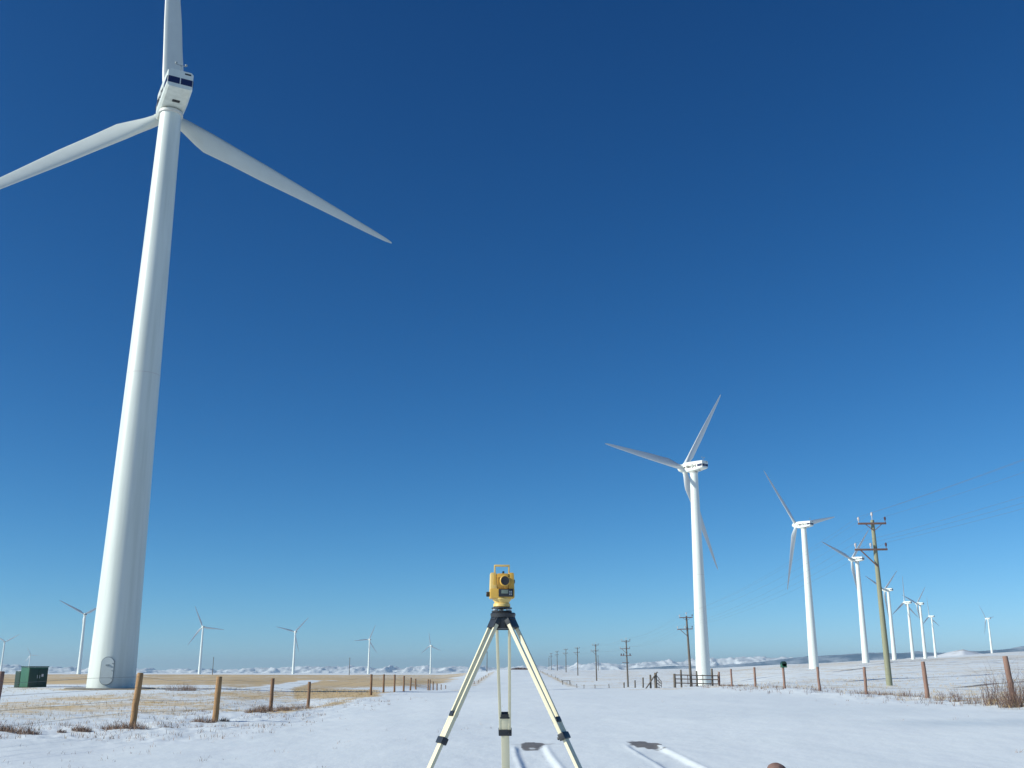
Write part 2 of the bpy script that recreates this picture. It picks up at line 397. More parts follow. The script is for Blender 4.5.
# ------------------------------------------------------------------ far hills and mountains
def hill_mat(name, c1, c2, c3, s, lo, hi, st=(1, 1, 2.5)):
    m, nt, N, L, P = mat(name); geo = N.new('ShaderNodeNewGeometry'); mp = N.new('ShaderNodeMapping')
    mp.inputs['Scale'].default_value = st
    nz = N.new('ShaderNodeTexNoise'); nz.inputs['Scale'].default_value = s; nz.inputs['Detail'].default_value = 8; nz.inputs['Roughness'].default_value = .65
    L.new(geo.outputs['Position'], mp.inputs[0]); L.new(mp.outputs[0], nz.inputs['Vector'])
    cr = N.new('ShaderNodeValToRGB'); e = cr.color_ramp.elements
    e[0].position = lo; e[0].color = (*c1, 1); e[1].position = hi; e[1].color = (*c2, 1)
    L.new(nz.outputs[0], cr.inputs[0]); L.new(cr.outputs[0], P.inputs['Base Color']); P.inputs['Roughness'].default_value = .9
    return m
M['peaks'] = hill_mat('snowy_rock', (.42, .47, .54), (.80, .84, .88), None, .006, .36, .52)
M['forest_hazy'] = hill_mat('hazy_forested_slope', (.05, .11, .19), (.50, .56, .63), None, .004, .44, .70)  # blue of the distant haze is painted into the forest colour
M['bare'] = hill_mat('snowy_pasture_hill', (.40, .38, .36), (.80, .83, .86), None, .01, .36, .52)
def rng_hills(name, r0, r1, tops, material, jag, jagf, px0, px1, rows=26, cols=700, seed=0, sag=0):
    px = np.linspace(px0, px1, cols); s = (px - 512) / 1068
    top = np.interp(px, [t[0] for t in tops], [t[1] for t in tops])
    rm = (r0 + r1) / 2
    v = np.linspace(0, 1, rows)[:, None]
    prof = np.sin(np.pi * v) ** 1.0
    Yd = r0 + (r1 - r0) * v + 0 * s[None, :]
    X = s[None, :] * Yd; Y = Yd
    ridge = 0; am = .5; fx_, fy_ = X / jagf + seed, Y / (jagf * 2.2) + seed
    for o_ in range(5):
        ridge = ridge + am * (1 - np.abs(2 * vnoise(fx_ + 7.7 * o_, fy_ + 3.1 * o_) - 1)) ** 1.6; am *= .5; fx_ = fx_ * 2.1; fy_ = fy_ * 2.1
    ridge = ridge + .22
    hpeak = (668 - top) / K * rm
    H = hpeak[None, :] + jag * (ridge - .72) * rm / K
    base = -20 * rm / K
    Z = EYE + base + (H - base) * prof
    o = grid_mesh(name, X, Y, Z, material); tag(o, kind='structure'); return o
rng_hills('mountains', 10500, 13500, [(-700, 668), (0, 667), (60, 669), (150, 670.5), (240, 671), (320, 668.5), (380, 668), (460, 668.5), (520, 669), (565, 666), (610, 663.5), (650, 662), (740, 659.5), (800, 659), (900, 660), (1100, 660), (1700, 662)],
          M['peaks'], 9, 210, -900, 1900, rows=70, cols=2000, seed=3)
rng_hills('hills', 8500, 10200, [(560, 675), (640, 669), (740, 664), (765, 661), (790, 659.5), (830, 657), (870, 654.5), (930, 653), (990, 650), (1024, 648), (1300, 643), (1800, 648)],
          M['forest_hazy'], 7, 700, 540, 1900, rows=24, cols=700, seed=11)
rng_hills('hills', 3000, 4200, [(740, 674), (770, 669), (800, 665), (840, 663), (870, 661.5), (905, 660), (935, 656), (965, 650), (985, 654.5), (1024, 653), (1300, 648), (1800, 655)],
          M['bare'], 4.5, 260, 730, 1900, rows=24, cols=600, seed=21)

# ------------------------------------------------------------------ wind turbines
HUB = 48.0; BR = 23.5; YAW = R(38)      # rotor looks away to the left of the view
def tower_mesh(rb, rt, name='tower'):
    bm = B(); H = 46.6
    prof = [(rb, 0)]
    for z in np.linspace(2, H, 14): prof.append((rb + (rt - rb) * (z / H) ** .92, z))
    lathe(bm, prof, 48)
    return bm
def blade_bm():
    # span +Z, chord along X (seen flat from behind), thickness along Y; trailing bump on +X (clockwise side from behind)
    bm = B(); n = 20; rings = []
    st = [(.5, .48, .50, .9, 0), (1.0, .48, .50, .85, 8), (2.0, .55, .75, .6, 12), (3.4, .58, 1.15, .36, 12), (4.4, .60, 1.36, .30, 11), (7, .56, 1.18, .25, 8),
          (10, .54, 1.06, .22, 5), (14, .45, .78, .19, 3), (18, .34, .53, .17, 1), (21, .25, .35, .15, 0), (22.8, .17, .20, .14, -1), (23.4, .08, .08, .14, -1), (23.5, .02, .02, .14, -1)]
    for (z, le, te, th, tw) in st:
        ring = []; c = le + te
        for k in range(n):
            a = 2 * math.pi * k / n; u = (1 - math.cos(a)) / 2      # 0 at leading edge
            x = -le + c * u
            t = th * c * .5 * math.sin(a) * (1 - .55 * u * (1 - min(1, max(0, (th - .4) / .5)))) * 1.25
            p = Matrix.Rotation(R(tw + 4), 3, 'Z') @ Vector((x, t, 0)); ring.append(bm.verts.new((p.x, p.y - .0 * z, z)))
        rings.append(ring)
    for i in range(len(rings) - 1):
        for k in range(n): bm.faces.new((rings[i][k], rings[i][(k + 1) % n], rings[i + 1][(k + 1) % n], rings[i + 1][k]))
    bm.faces.new(rings[0]); bm.faces.new(rings[-1])
    return bm
def text_mesh(body, size, depth=.01):
    cu = bpy.data.curves.new('lettering', 'FONT'); cu.body = body; cu.size = size; cu.extrude = depth; cu.offset = .035
    cu.align_x = 'CENTER'; cu.align_y = 'CENTER'
    o = bpy.data.objects.new('lettering', cu); col.objects.link(o)
    dg = bpy.context.evaluated_depsgraph_get(); me = bpy.data.meshes.new_from_object(o.evaluated_get(dg))
    bpy.data.objects.remove(o); me.name = 'lettering'; return me
def make_turbine(rb, rt, tall_detail=True):
    # local frame: rotor axis along +Y (before yaw), hub at (0, 3.2, HUB)
    root = empty('wind_turbine', (0, 0, 0))
    t = build('tower', tower_mesh(rb, rt), M['white'], root)
    for z in (23.6,):
        r = rb + (rt - rb) * (z / 46.6) ** .92; bm = B()
        lathe(bm, [(r - .05, z - .03), (r + .008, z - .03), (r + .008, z + .03), (r - .05, z + .03)], 48)
        build('joint_ring', bm, M['seam'], t)
    yr = B(); lathe(yr, [(rt + .05, 46.35), (rt + .12, 46.4), (rt + .12, 46.62), (rt - .1, 46.7)], 40); build('yaw_ring', yr, M['seam'], t)
    # nacelle: long box, roof flat, belly rising to the rear, nose narrowing to the rotor
    bm = B()
    sec = [(-3.45, .98, -.84, .74), (-3.25, 1.02, -.92, .80), (-1.2, 1.04, -1.22, .90), (1.5, 1.02, -1.30, 1.0), (2.3, .90, -1.05, .92), (2.6, .80, -.85, .85)]
    rings = []
    for (y, w, zb, zt) in sec:
        ch = .16
        pts = [(-w + ch, zb), (w - ch, zb), (w, zb + ch), (w, zt - ch), (w - ch, zt), (-w + ch, zt), (-w, zt - ch), (-w, zb + ch)]
        rings.append([bm.verts.new((x, y, HUB + z)) for x, z in pts])
    for i in range(len(rings) - 1):
        for k in range(8): bm.faces.new((rings[i][k], rings[i][(k + 1) % 8], rings[i + 1][(k + 1) % 8], rings[i + 1][k]))
    bm.faces.new(rings[0]); bm.faces.new(rings[-1])
    nac = build('nacelle', bm, M['white'], root, angle=25)
    # navy band round the tail, split by the hatch joint
    for x0, x1 in ((-.95, -.04), (.04, .95)):
        bm = B(); box(bm, ((x0 + x1) / 2, -3.45, HUB - .22), (x1 - x0, .03, .56), bev=.008); build('marking_band', bm, M['navy'], nac, smooth=False)
    for sx in (-1, 1):
        bm = B(); box(bm, (sx * 1.022, -2.70, HUB - .20), (.04, 1.35, .54), bev=.008); build('marking_band', bm, M['navy'], nac, smooth=False)
    bm = B(); box(bm, (.55, -3.455, HUB + .52), (.5, .03, .13), bev=.005); build('vent', bm, M['black'], nac, smooth=False)
    bm = B(); box(bm, (.05, -1.75, HUB - 1.15), (.6, .30, .08), bev=.01); build('belly_hatch', bm, M['black'], nac, smooth=False)
    bm = B(); tube(bm, [(0, -3.0, HUB + .7), (0, -3.0, HUB + 1.5)], .035, 6); tube(bm, [(-.4, -3.0, HUB + 1.48), (.4, -3.0, HUB + 1.48)], .03, 6)
    for sx in (-.4, .4): lathe(bm, [(.02, HUB + 1.48), (.1, HUB + 1.55), (.1, HUB + 1.65), (.02, HUB + 1.70)], 10, origin=(sx, -3.0, 0))
    build('wind_vane', bm, M['rim'], nac)
    tm = text_mesh('Vision Quest', .95)
    tm.materials.append(M['black'])
    for sx in (-1, 1):
        o = bpy.data.objects.new('lettering', tm); link(o, nac)
        o.location = (sx * 1.035, -.22, HUB - .16); o.rotation_euler = (math.pi / 2, 0, -math.pi / 2 if sx < 0 else math.pi / 2)
        o.scale = (.60, 1.0, 1)
        bm = B(); q = [(-.3, -.22), (.3, 0), (-.3, .22)]
        ya = 1.72
        pr = [bm.verts.new((sx * 1.03, ya - (a if sx < 0 else -a), HUB - .16 + b)) for a, b in q] + [bm.verts.new((sx * 1.00, ya - (a if sx < 0 else -a), HUB - .16 + b)) for a, b in q]
        for f in ((0, 1, 2), (3, 4, 5), (0, 1, 4, 3), (1, 2, 5, 4), (2, 0, 3, 5)): bm.faces.new([pr[i] for i in f])
        if sx < 0: build('logo', bm, M['black'], nac, smooth=False)
        else: bm.free()
    # rotor
    bm = B(); lathe(bm, [(.62, -.62), (.86, -.55), (.92, .1), (.85, .7), (.6, 1.2), (.3, 1.5), (.05, 1.6)], 28, axis='y')
    for k in range(3):
        d = Matrix.Rotation(k * 2 * math.pi / 3, 3, 'Y') @ Vector((0, 0, 1))
        tube(bm, [d * .5, d * 1.1], .56, 18)
    hub = build('hub', bm, M['white'], root); hub.location = (0, 3.05, HUB)
    b0 = build('blade', blade_bm(), M['blade'], hub, angle=60)
    for k in (1, 2):
        b = b0.copy(); link(b, hub); b.rotation_euler = (0, k * 2 * math.pi / 3, 0)
    return root
def door_on(root, rb, ang, stain=False):
    # oval steel door low on the tower, facing world angle ang (from tower axis), root has yaw
    a = ang - root.rotation_euler.z
    fr = B(); dr = B()
    def oval(bm, w, h, r0, r1, z0, n=28):
        vs0, vs1 = [], []
        for k in range(n):
            t = 2 * math.pi * k / n; u = math.cos(t); v = math.sin(t)
            x = w * u; z = z0 + (h - w) * (1 if v > 0 else -1) * (1 if abs(v) > 1e-6 else 0) + w * v
            for rad, lst in ((r0, vs0), (r1, vs1)):
                th = a + x / rb
                rr_ = rad - .012 * z * .8
                lst.append(bm.verts.new((rr_ * math.cos(th), rr_ * math.sin(th), z)))
        for k in range(n): bm.faces.new((vs0[k], vs0[(k + 1) % n], vs1[(k + 1) % n], vs1[k]))
        bm.faces.new(vs1); bm.faces.new(vs0)
    oval(fr, .47, .98, rb - .1, rb + .04, 1.28); oval(dr, .42, .93, rb - .1, rb + .07, 1.28)
    f = build('door_frame', fr, M['rim'], root); d = build('door', dr, M['doorg'], root)
    th = a + .33 / rb
    for z in (.75, 1.3, 1.8):
        bm = B(); box(bm, ((rb + .07) * math.cos(th), (rb + .07) * math.sin(th), z), (.04, .06, .05), Matrix.Rotation(th, 3, 'Z'), bev=.01); build('hinge', bm, M['rim'], d)
    bm = B(); box(bm, ((rb + .06) * math.cos(a), (rb + .06) * math.sin(a), 1.68), (.04, .24, .10), Matrix.Rotation(a, 3, 'Z'), bev=.01); build('handle', bm, M['rim'], d)
big = make_turbine(1.66, .86)
M['white_vignetted'] = M['white'].copy(); M['white_vignetted'].name = 'vignetted_turbine_paint'  # same paint darkened: lens vignetting on this turbine put into the colour
for nd in M['white_vignetted'].node_tree.nodes:
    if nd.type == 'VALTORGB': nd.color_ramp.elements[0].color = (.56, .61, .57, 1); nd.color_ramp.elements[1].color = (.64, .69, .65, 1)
M['blade_vignetted'] = simple('vignetted_blade_gelcoat', (.54, .58, .56), .4, noise=.07, scale=1.2)  # blade colour darkened for the vignetting too
def vignette_paint(o):
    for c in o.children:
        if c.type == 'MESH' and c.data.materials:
            if c.data.materials[0] == M['white']: c.data.materials[0] = M['white_vignetted']
            elif c.data.materials[0] == M['blade']: c.data.materials[0] = M['blade_vignetted']
        vignette_paint(c)
vignette_paint(big)
def put(root, px, Y, phi, yaw=YAW):
    p = gp(px, Y); root.location = (p.x, p.y, p.z - .05); root.rotation_euler = (0, 0, yaw)
    for c in root.children:
        if c.name.startswith('hub'): c.rotation_euler = (0, R(phi), 0)
    return root
T1Y = 77.0
put(big, 112.8, T1Y, -4, R(20)); big.scale = (1, 1, .992); big.rotation_euler = (0, R(.32), R(21))
for c in big.children:
    if c.name.startswith('hub'): c.scale = (.94, .94, .94); c.rotation_euler = (0, R(-4), R(-6)); c.location.x -= .20
    if c.name.startswith('nacelle'): c.rotation_euler = (0, 0, R(7))
for n in ('door',): door_on(big, 1.66, math.atan2(-T1Y, 28.8) - .22)
bm = B(); lathe(bm, [(3.1, -.5), (3.1, .06), (2.95, .10), (1.8, .10)], 40); fo = build('foundation', bm, M['concrete'], big)
tag(big, 'huge white wind turbine in the left foreground with an oval door in its base', 'wind turbine', 'three-bladed white wind turbines')
small = make_turbine(1.62, .88)
WT = [ # px of base, distance, rotor phase, label
 (703, 231, 36, 'white wind turbine rising behind the pipe gate, with dark lettering on its nacelle'),
 (814, 354, -42, 'white wind turbine standing just right of the green box on a fence post'),
 (866.3, 497, -73, 'white wind turbine partly behind the crossarms of the near utility pole'),
 (895.3, 737, 52, 'white wind turbine first to the right of the near utility pole shaft'),
 (914, 917, 2, 'left one of three clustered distant wind turbines right of the near utility pole'),
 (926.3, 945, 47, 'middle one of three clustered distant wind turbines, its blade reaching to the left neighbour'),
 (936.8, 1274, -2, 'right and shortest one of three clustered distant wind turbines'),
 (993.7, 1504, -38, 'small lone wind turbine on the skyline at the far right above the dry weeds'),
 (1.5, 1650, 60, 'distant wind turbine at the left edge, its tower behind the leftmost fence post'),
 (29, 2900, -28, 'tiny distant wind turbine showing above the green transformer box'),
 (79.5, 876, -62, 'distant wind turbine just left of the huge foreground tower'),
 (200, 1112, -24, 'distant wind turbine directly right of the huge foreground tower'),
 (293.5, 1244, 44, 'distant wind turbine on the tan field above the two fence posts near the snowy track'),
 (368.7, 1534, 25, 'distant wind turbine with a thin pole to its left, above the row of fence posts'),
 (430.6, 1884, -8, 'small distant wind turbine nearest the tripod on its left side'),
]
for i, (px, Y, phi, lab) in enumerate(WT):
    o = small if i == 0 else copy_tree(small)
    put(o, px, Y, phi, YAW if px > 500 else R(30) if px > 60 else R(10))
    tag(o, lab, 'wind turbine', 'three-bladed white wind turbines')

for c in small.children:
    if c.name.startswith('hub'): c.scale = (1.05, 1.05, 1.05)

# ------------------------------------------------------------------ utility poles and conductors
def make_pole(wood, third=False):
    root = empty('utility_pole', (0, 0, 0)); H = 11.0
    bm = B(); tube(bm, [(0, 0, -.3), (0, 0, 3), (0, 0, 7), (0, 0, H - .2)], [.20, .185, .15, .12], 16); build('shaft', bm, wood, root)
    bm = B(); lathe(bm, [(.02, H - .2), (.03, H + .1), (.07, H + .12), (.08, H + .2), (.05, H + .32), (.01, H + .36)], 10); build('insulator', bm, M['porc'], root)
    arms = [(H - .45, -1.05, .85, (-1.0, .8)), (H - 2.2, -1.45, .75, (-1.38, -.35, .68))]
    for ai, (z, x0, x1, ins) in enumerate(arms):
        bm = B(); box(bm, ((x0 + x1) / 2, -.19, z), (x1 - x0, .11, .13), bev=.01); arm = build('crossarm', bm, M['arm'], root)
        for sx in ((-1, 1) if ai == 0 else (0,)):
            bm = B()
            if sx: tube(bm, [(sx * .55, -.19, z - .05), (0, -.17, z - .5)], .025, 6)
            else: tube(bm, [(x0 * .72, -.19, z - .05), (0, -.2, z - 1.15)], .045, 6)
            build('brace', bm, M['arm'], arm)
        for x in ins:
            bm = B(); lathe(bm, [(.02, z + .05), (.025, z + .2), (.075, z + .22), (.05, z + .28), (.085, z + .32), (.055, z + .42), (.01, z + .45)], 10, origin=(x, -.19, 0))
            build('insulator', bm, M['porcd'] if x > .5 else M['porc'], arm)
    if third:
        z = H - 3.8
        bm = B(); box(bm, (-.2, -.19, z), (2.4, .11, .13), bev=.01); arm = build('crossarm', bm, M['arm'], root)
        bm = B(); box(bm, (-.35, -.19, z - 1.6), (1.5, .1, .12), bev=.01); build('crossarm', bm, M['arm'], root)
        for x in (-1.2, -.7, .7):
            bm = B(); lathe(bm, [(.03, z + .06), (.12, z + .15), (.12, z + .45), (.04, z + .5)], 10, origin=(x, -.19, 0)); build('fuse_switch', bm, M['porcd'], arm)
    return root
PX = 25.0
near_pole = make_pole(M['pole']); grey_pole = make_pole(M['poleg']); sw_pole = make_pole(M['poleg'], True)
PL = [(887.8, 70, near_pole, 'tall greenish utility pole with two crossarms, nearest the camera, right of the survey tripod'),
      (690.5, 150, grey_pole, 'leaning grey utility pole standing against the pipe gate in front of the wind turbine'),
      (627.5, 231, sw_pole, 'utility pole loaded with switchgear, left of the braced gate posts'),
      (596.3, 313, None, 'utility pole fourth along the line, with a thin pole close on its right'),
      (577.7, 404, None, 'distant utility pole alone between two gaps, fifth along the line'),
      (566, 490, None, 'distant utility pole on the snowy slope, sixth along the line'),
      (557.3, 588, None, 'distant utility pole near the road crest, seventh along the line'),
      (551.2, 680, None, 'farthest utility pole of the line by the road crest')]
line = []
for i, (px, Y, o, lab) in enumerate(PL):
    if o is None: o = copy_tree(grey_pole)
    p = gp(px, Y); o.location = p; o.rotation_euler = (0, R([-.7, -1.6, -.8, -.4, 0, .3, -.3, 0][i]), 0)
    o.scale = (1, 1, 1.0 if i == 0 else .91 if i < 3 else .96)
    tag(o, lab, 'utility pole', 'utility poles of the roadside power line'); line.append(o)
for (px, Y, s, lab) in [(213, 660, 1, 'thin distant pole on the tan field, left of the snowy track'), (349.5, 665, 1, 'thin distant pole on the tan field just left of a wind turbine'),
                        (487, 560, 1, 'thin distant pole seen between the left and middle tripod legs'), (598.2, 760, 1, 'thin distant pole close beside the fourth utility pole'), (549, 900, 1, 'tiny pole just left of the farthest utility pole')]:
    root = empty('distant_pole', gp(px, Y))
    bm = B(); tube(bm, [(0, 0, -.3), (0, 0, 10.6)], [.22, .15], 8); build('shaft', bm, M['poleg'], root)
    bm = B(); box(bm, (0, -.2, 9.9), (.9, .1, .12)); build('crossarm', bm, M['poleg'], root)
    tag(root, lab, 'pole', 'lone distant poles')
bpy.context.view_layer.update()
H = 11.0
COND = [((0, 0, H + .3), 'bare power cable running over the pole-top pins'), ((-1.0, -.19, H), 'bare power cable on the left end of the upper crossarms'), ((.8, -.19, H), 'bare power cable on the right end of the upper crossarms'),
        ((-1.38, -.19, H - 1.75), 'bare power cable on the left end of the lower crossarms'), ((-.35, -.19, H - 1.75), 'bare power cable on the inner pin of the lower crossarms'), ((.68, -.19, H - 1.75), 'bare power cable on the right end of the lower crossarms')]
for off, lab in COND:
    pts = [Vector((PX - 1 + off[0], -14, off[2] + .3))] + [o.matrix_basis @ Vector(off) for o in line]
    bm = B()
    allp = []
    for a, b in zip(pts[:-1], pts[1:]):
        L_ = (b - a).length; sag = .9 * (L_ / 84) ** 2 if L_ < 100 else 1.2
        for k in range(14 if b is not pts[-1] else 15):
            t = k / 14; p = a.lerp(b, t); p.z -= 4 * sag * t * (1 - t); allp.append(p)
    tube(bm, allp, .005, 4)
    tag(build('power_cable', bm, M['cable']), lab, 'cable', 'power line conductors')

# ------------------------------------------------------------------ fences
def post_bm(h, r, seed=0, n=12):
    rd = random.Random(seed); bm = B()
    pts = []; rad = []
    for k in range(7):
        z = -.25 + (h + .25) * k / 6
        pts.append((rd.uniform(-.008, .008), rd.uniform(-.008, .008), z)); rad.append(r * (1.05 - .1 * k / 6) * rd.uniform(.96, 1.04))
    pts.append((pts[-1][0], pts[-1][1], h + .012)); rad.append(r * .8)
    tube(bm, pts, rad, n)
    for f in bm.faces:
        if len(f.verts) == n and f.calc_center_median().z > h * .8: f.material_index = 1
    return bm
def make_fence(name, posts, wood, label, wires=(.35, .62, .88, 1.12), cat='fence', r=.075, wire_to=None, group=None):
    root = empty(name, gp2(posts[0][0], posts[0][1]))
    o0 = root.location.copy()
    P = []
    for i, (x, y, h, lean) in enumerate(posts):
        o = build('fence_post', post_bm(h, r * random.uniform(.9, 1.12), i), [wood if (i < 3 or wood is not M['postL']) else M['postM'], M['cut']], root)
        z = gz(x, y); o.location = Vector((x, y, z)) - o0; ry, rx = lean
        o.rotation_euler = (R(rx), R(ry), random.uniform(0, 6))
        # keep the lean in world axes whatever the spin
        o.rotation_euler = (Matrix.Rotation(R(ry), 3, 'Y') @ Matrix.Rotation(R(rx), 3, 'X') @ Matrix.Rotation(random.uniform(0, 6), 3, 'Z')).to_euler()
        m = Matrix.Rotation(R(ry), 3, 'Y') @ Matrix.Rotation(R(rx), 3, 'X')
        P.append((Vector((x, y, z)), m, h))
    for w in wires:
        bm = B(); allp = []
        for (a, ma, ha), (b, mb, hb) in zip(P[:-1], P[1:]):
            A = a + ma @ Vector((0, -.08, w * ha / 1.2)); Bp = b + mb @ Vector((0, -.08, w * hb / 1.2))
            for k in range(7):
                if k == 6 and b is not P[-1][0]: continue
                t = k / 6; p = A.lerp(Bp, t); p.z -= 4 * random.uniform(.01, .07) * t * (1 - t); allp.append(p - o0)
        tube(bm, allp, .0028, 4); build('fence_wire', bm, M['wire'], root)
    tag(root, label, cat, group)
    return root
def gp2(x, y): return Vector((x, y, gz(x, y)))
def P_(px, Y, h=1.22, lean=(0, 0)):
    x, y = at_px(px, Y); return (x, y, h, lean)
left_posts = [(-9.3, 9, 1.2, (1, 0)), P_(138, 25.9, 1.25, (3.2, 0)), P_(219, 30.5, 1.22, (1.5, 0)), P_(273, 41.5, 1.2, (1, 0)), P_(310, 50, 1.2, (1, 0)), P_(371.8, 66, 1.22), P_(384.2, 75, 1.2, (.5, 0)), P_(395, 81, 1.27),
              P_(404.3, 88, 1.22), P_(411, 100, 1.15, (1.5, 0)), P_(416.3, 112, 1.08, (-2, 0)), P_(428.5, 120, 1.2), P_(430.3, 121, 1.2), P_(433.5, 136, 1.08), P_(437.4, 152, .95), P_(441.5, 176, .85), P_(446, 205, .7)]
for Y in (226, 248, 270, 295, 322, 350, 385, 420): left_posts.append((-9.2 - random.uniform(0, .6), Y, .8, (random.uniform(-3, 3), 0)))
make_fence('wire_fence', left_posts, M['postL'], 'wire fence on yellowish wooden posts along the left side of the snowy road', r=.078)
make_fence('wire_fence', [(-14.2, 12, 1.2, (0, 0)), P_(1.0, 33.5, 1.28, (2, 0)), P_(-90, 60, 1.25), P_(-130, 90, 1.25)], M['postR'], 'side fence whose single dark red post stands at the left edge before the green transformer', r=.09)
right_posts = [(15.5, 10, 1.25, (-1, 0)), P_(1009.5, 30.5, 1.28, (-4.0, 0)), P_(924.5, 39, 1.25, (-2.2, 0)), P_(864, 48.5, 1.22, (0, 0)), P_(818, 54.5, 1.2, (-2, 0)), P_(783.3, 61, 1.15, (-1, 0)), P_(754.3, 70, 1.22, (0, 0)), P_(731, 78, 1.2, (-1, 0)), P_(718.5, 80, 1.0)]
make_fence('wire_fence', right_posts, M['postR'], 'wire fence on reddish posts along the right side of the snowy road', r=.072)
rp2 = [P_(642.5, 88, .8), P_(634.5, 98, .75), P_(623.5, 112, .7, (2, 0))]
for Y in (130, 150, 172, 198, 225): rp2.append((13.6 + random.uniform(-.4, .4), Y, .8, (random.uniform(-4, 4), 0)))
for Y in (250, 270, 292, 318, 345, 380, 420, 465, 510): rp2.append((13.6 + random.uniform(-.5, .5), Y, .8, (random.uniform(-4, 4), 0)))
make_fence('wire_fence', rp2, M['poleg'], 'low straggling fence running up to the road crest right of the tripod', r=.06)
# small timber brace by the far fence
root = empty('fence_brace', gp2(*at_px(562.5, 262)))
for px in (562.5, 569.5):
    x, y = at_px(px, 262); bm = B(); tube(bm, [(x - root.location.x, 0, -.2), (x - root.location.x, 0, 1.0)], .09, 8); build('post', bm, M['poleg'], root)
bm = B(); tube(bm, [(-.2, 0, .95), (1.9, 0, .95)], .07, 8); build('rail', bm, M['poleg'], root)
tag(root, 'small two-post timber brace beside the far fence, right of the tripod', 'fence brace')

# pipe gate in front of the utility pole
gY = 80.0
def gx(px): return (px - 512) / 1068 * gY
root = empty('pipe_gate', gp2(gx(690), gY)); o0 = root.location
for px, h, r, dz in ((674, 1.0, .10, 0), (680.6, 1.28, .07, 0), (690, 1.0, .05, 0), (696.3, 1.12, .07, 0), (711.6, 1.25, .08, 0)):
    bm = B(); tube(bm, [(0, 0, -.2), (0.01, 0, h * .5), (0, 0, h)], [r, r, r * .9], 10)
    o = build('gate_post', bm, M['poleg'], root); o.location = Vector((gx(px), gY, gz(gx(px), gY))) - o0
zg = gz(gx(690), gY) - o0.z
for z in (.22, .52, .80):
    bm = B(); tube(bm, [(gx(674) - o0.x, -.12, zg + z + .06), (gx(717) - o0.x, -.12, zg + z)], .035, 8); build('rail', bm, M['rust'], root)
for px in (687, 702, 717):
    bm = B(); tube(bm, [(gx(px) - o0.x, -.12, zg + .18), (gx(px) - o0.x, -.12, zg + .88)], .03, 8); build('upright', bm, M['rust'], root)
tag(root, 'closed pipe rail gate between wooden posts at the foot of the second wind turbine', 'gate')
# braced posts with sagging open gate
x0 = (650.5 - 512) / 1068 * 82; root = empty('braced_gate', gp2(x0, 82)); o0 = root.location
for px, h, r in ((650, 1.0, .08), (655.2, 1.15, .12)):
    x = (px - 512) / 1068 * 82; bm = B(); tube(bm, [(x - o0.x, 0, -.2), (x - o0.x, 0, h)], [r, r * .92], 10); build('gate_post', bm, M['poleg'], root)
bm = B(); tube(bm, [(-.45, -.1, -.05), (.5, -.1, 1.22)], .05, 8); build('diagonal_brace', bm, M['poleg'], root)
xa = (656 - 512) / 1068 * 82 - o0.x; xb = xa + .85
for k, z in enumerate((.12, .40, .68, .98)):
    bm = B(); tube(bm, [(xa, .05, z), (xb, 3.5, z * .62 - .15)], .028, 6); build('rail', bm, M['rust'], root)
bm = B(); tube(bm, [(xb, 3.5, -.12), (xb, 3.5, .5)], .028, 6); build('upright', bm, M['rust'], root); bm = B(); tube(bm, [((xa + xb) / 2, 1.8, 0), ((xa + xb) / 2, 1.8, .78)], .024, 6); build('upright', bm, M['rust'], root)
tag(root, 'braced wooden gate posts with a sagging rail gate swung away, left of the pipe gate', 'gate')

# green box on the fence post
p = gp(783.3, 61); root = empty('post_box', (p.x + .02, p.y, p.z + 1.13))
bm = B(); box(bm, (0, 0, .12), (.28, .42, .22), bev=.02)
bm2 = B(); tube(bm2, [(0, -.21, .22), (0, .21, .22)], .14, 16); build('box_body', bm, M['green'], root); build('box_lid', bm2, M['greend'], root)
tag(root, 'small green box fixed on a reddish fence post, left of a white turbine tower', 'mail box')

# ------------------------------------------------------------------ transformer
p = gp(31.5, 84); root = empty('transformer_cabinet', p, R(52))
bm = B(); box(bm, (.3, 0, .77), (1.55, 1.25, 1.5), bev=.03); body = build('cabinet_body', bm, M['green'], root)
bm = B(); box(bm, (.3, 0, 1.57), (1.63, 1.33, .08), bev=.03); build('lid', bm, M['greend'], root)
for sx in (-.08, .68):
    bm = B(); box(bm, (sx, -.64, .76), (.73, .05, 1.32), bev=.012); d = build('door', bm, M['greend'], root)
    bm = B(); tube(bm, [(sx + (.28 if sx < 0 else -.28), -.69, .7), (sx + (.28 if sx < 0 else -.28), -.69, .95)], .02, 8); build('handle', bm, M['metal'], d)
bm = B(); box(bm, (.62, -.675, .92), (.16, .012, .2)); build('warning_plate', bm, M['porc'], root)
bm = B(); box(bm, (-.12, 1.08, .62), (.7, .75, 1.24), bev=.03)
for k in range(6): box(bm, (-.485, 1.08, .25 + k * .16), (.03, .60, .05), bev=.005)
build('radiator', bm, M['greend'], root)
bm = B(); box(bm, (.2, .4, -.12), (2.2, 2.5, .26), bev=.03); build('pad', bm, M['concrete'], root)
tag(root, 'green electrical transformer cabinet on the ground left of the huge turbine tower', 'transformer')

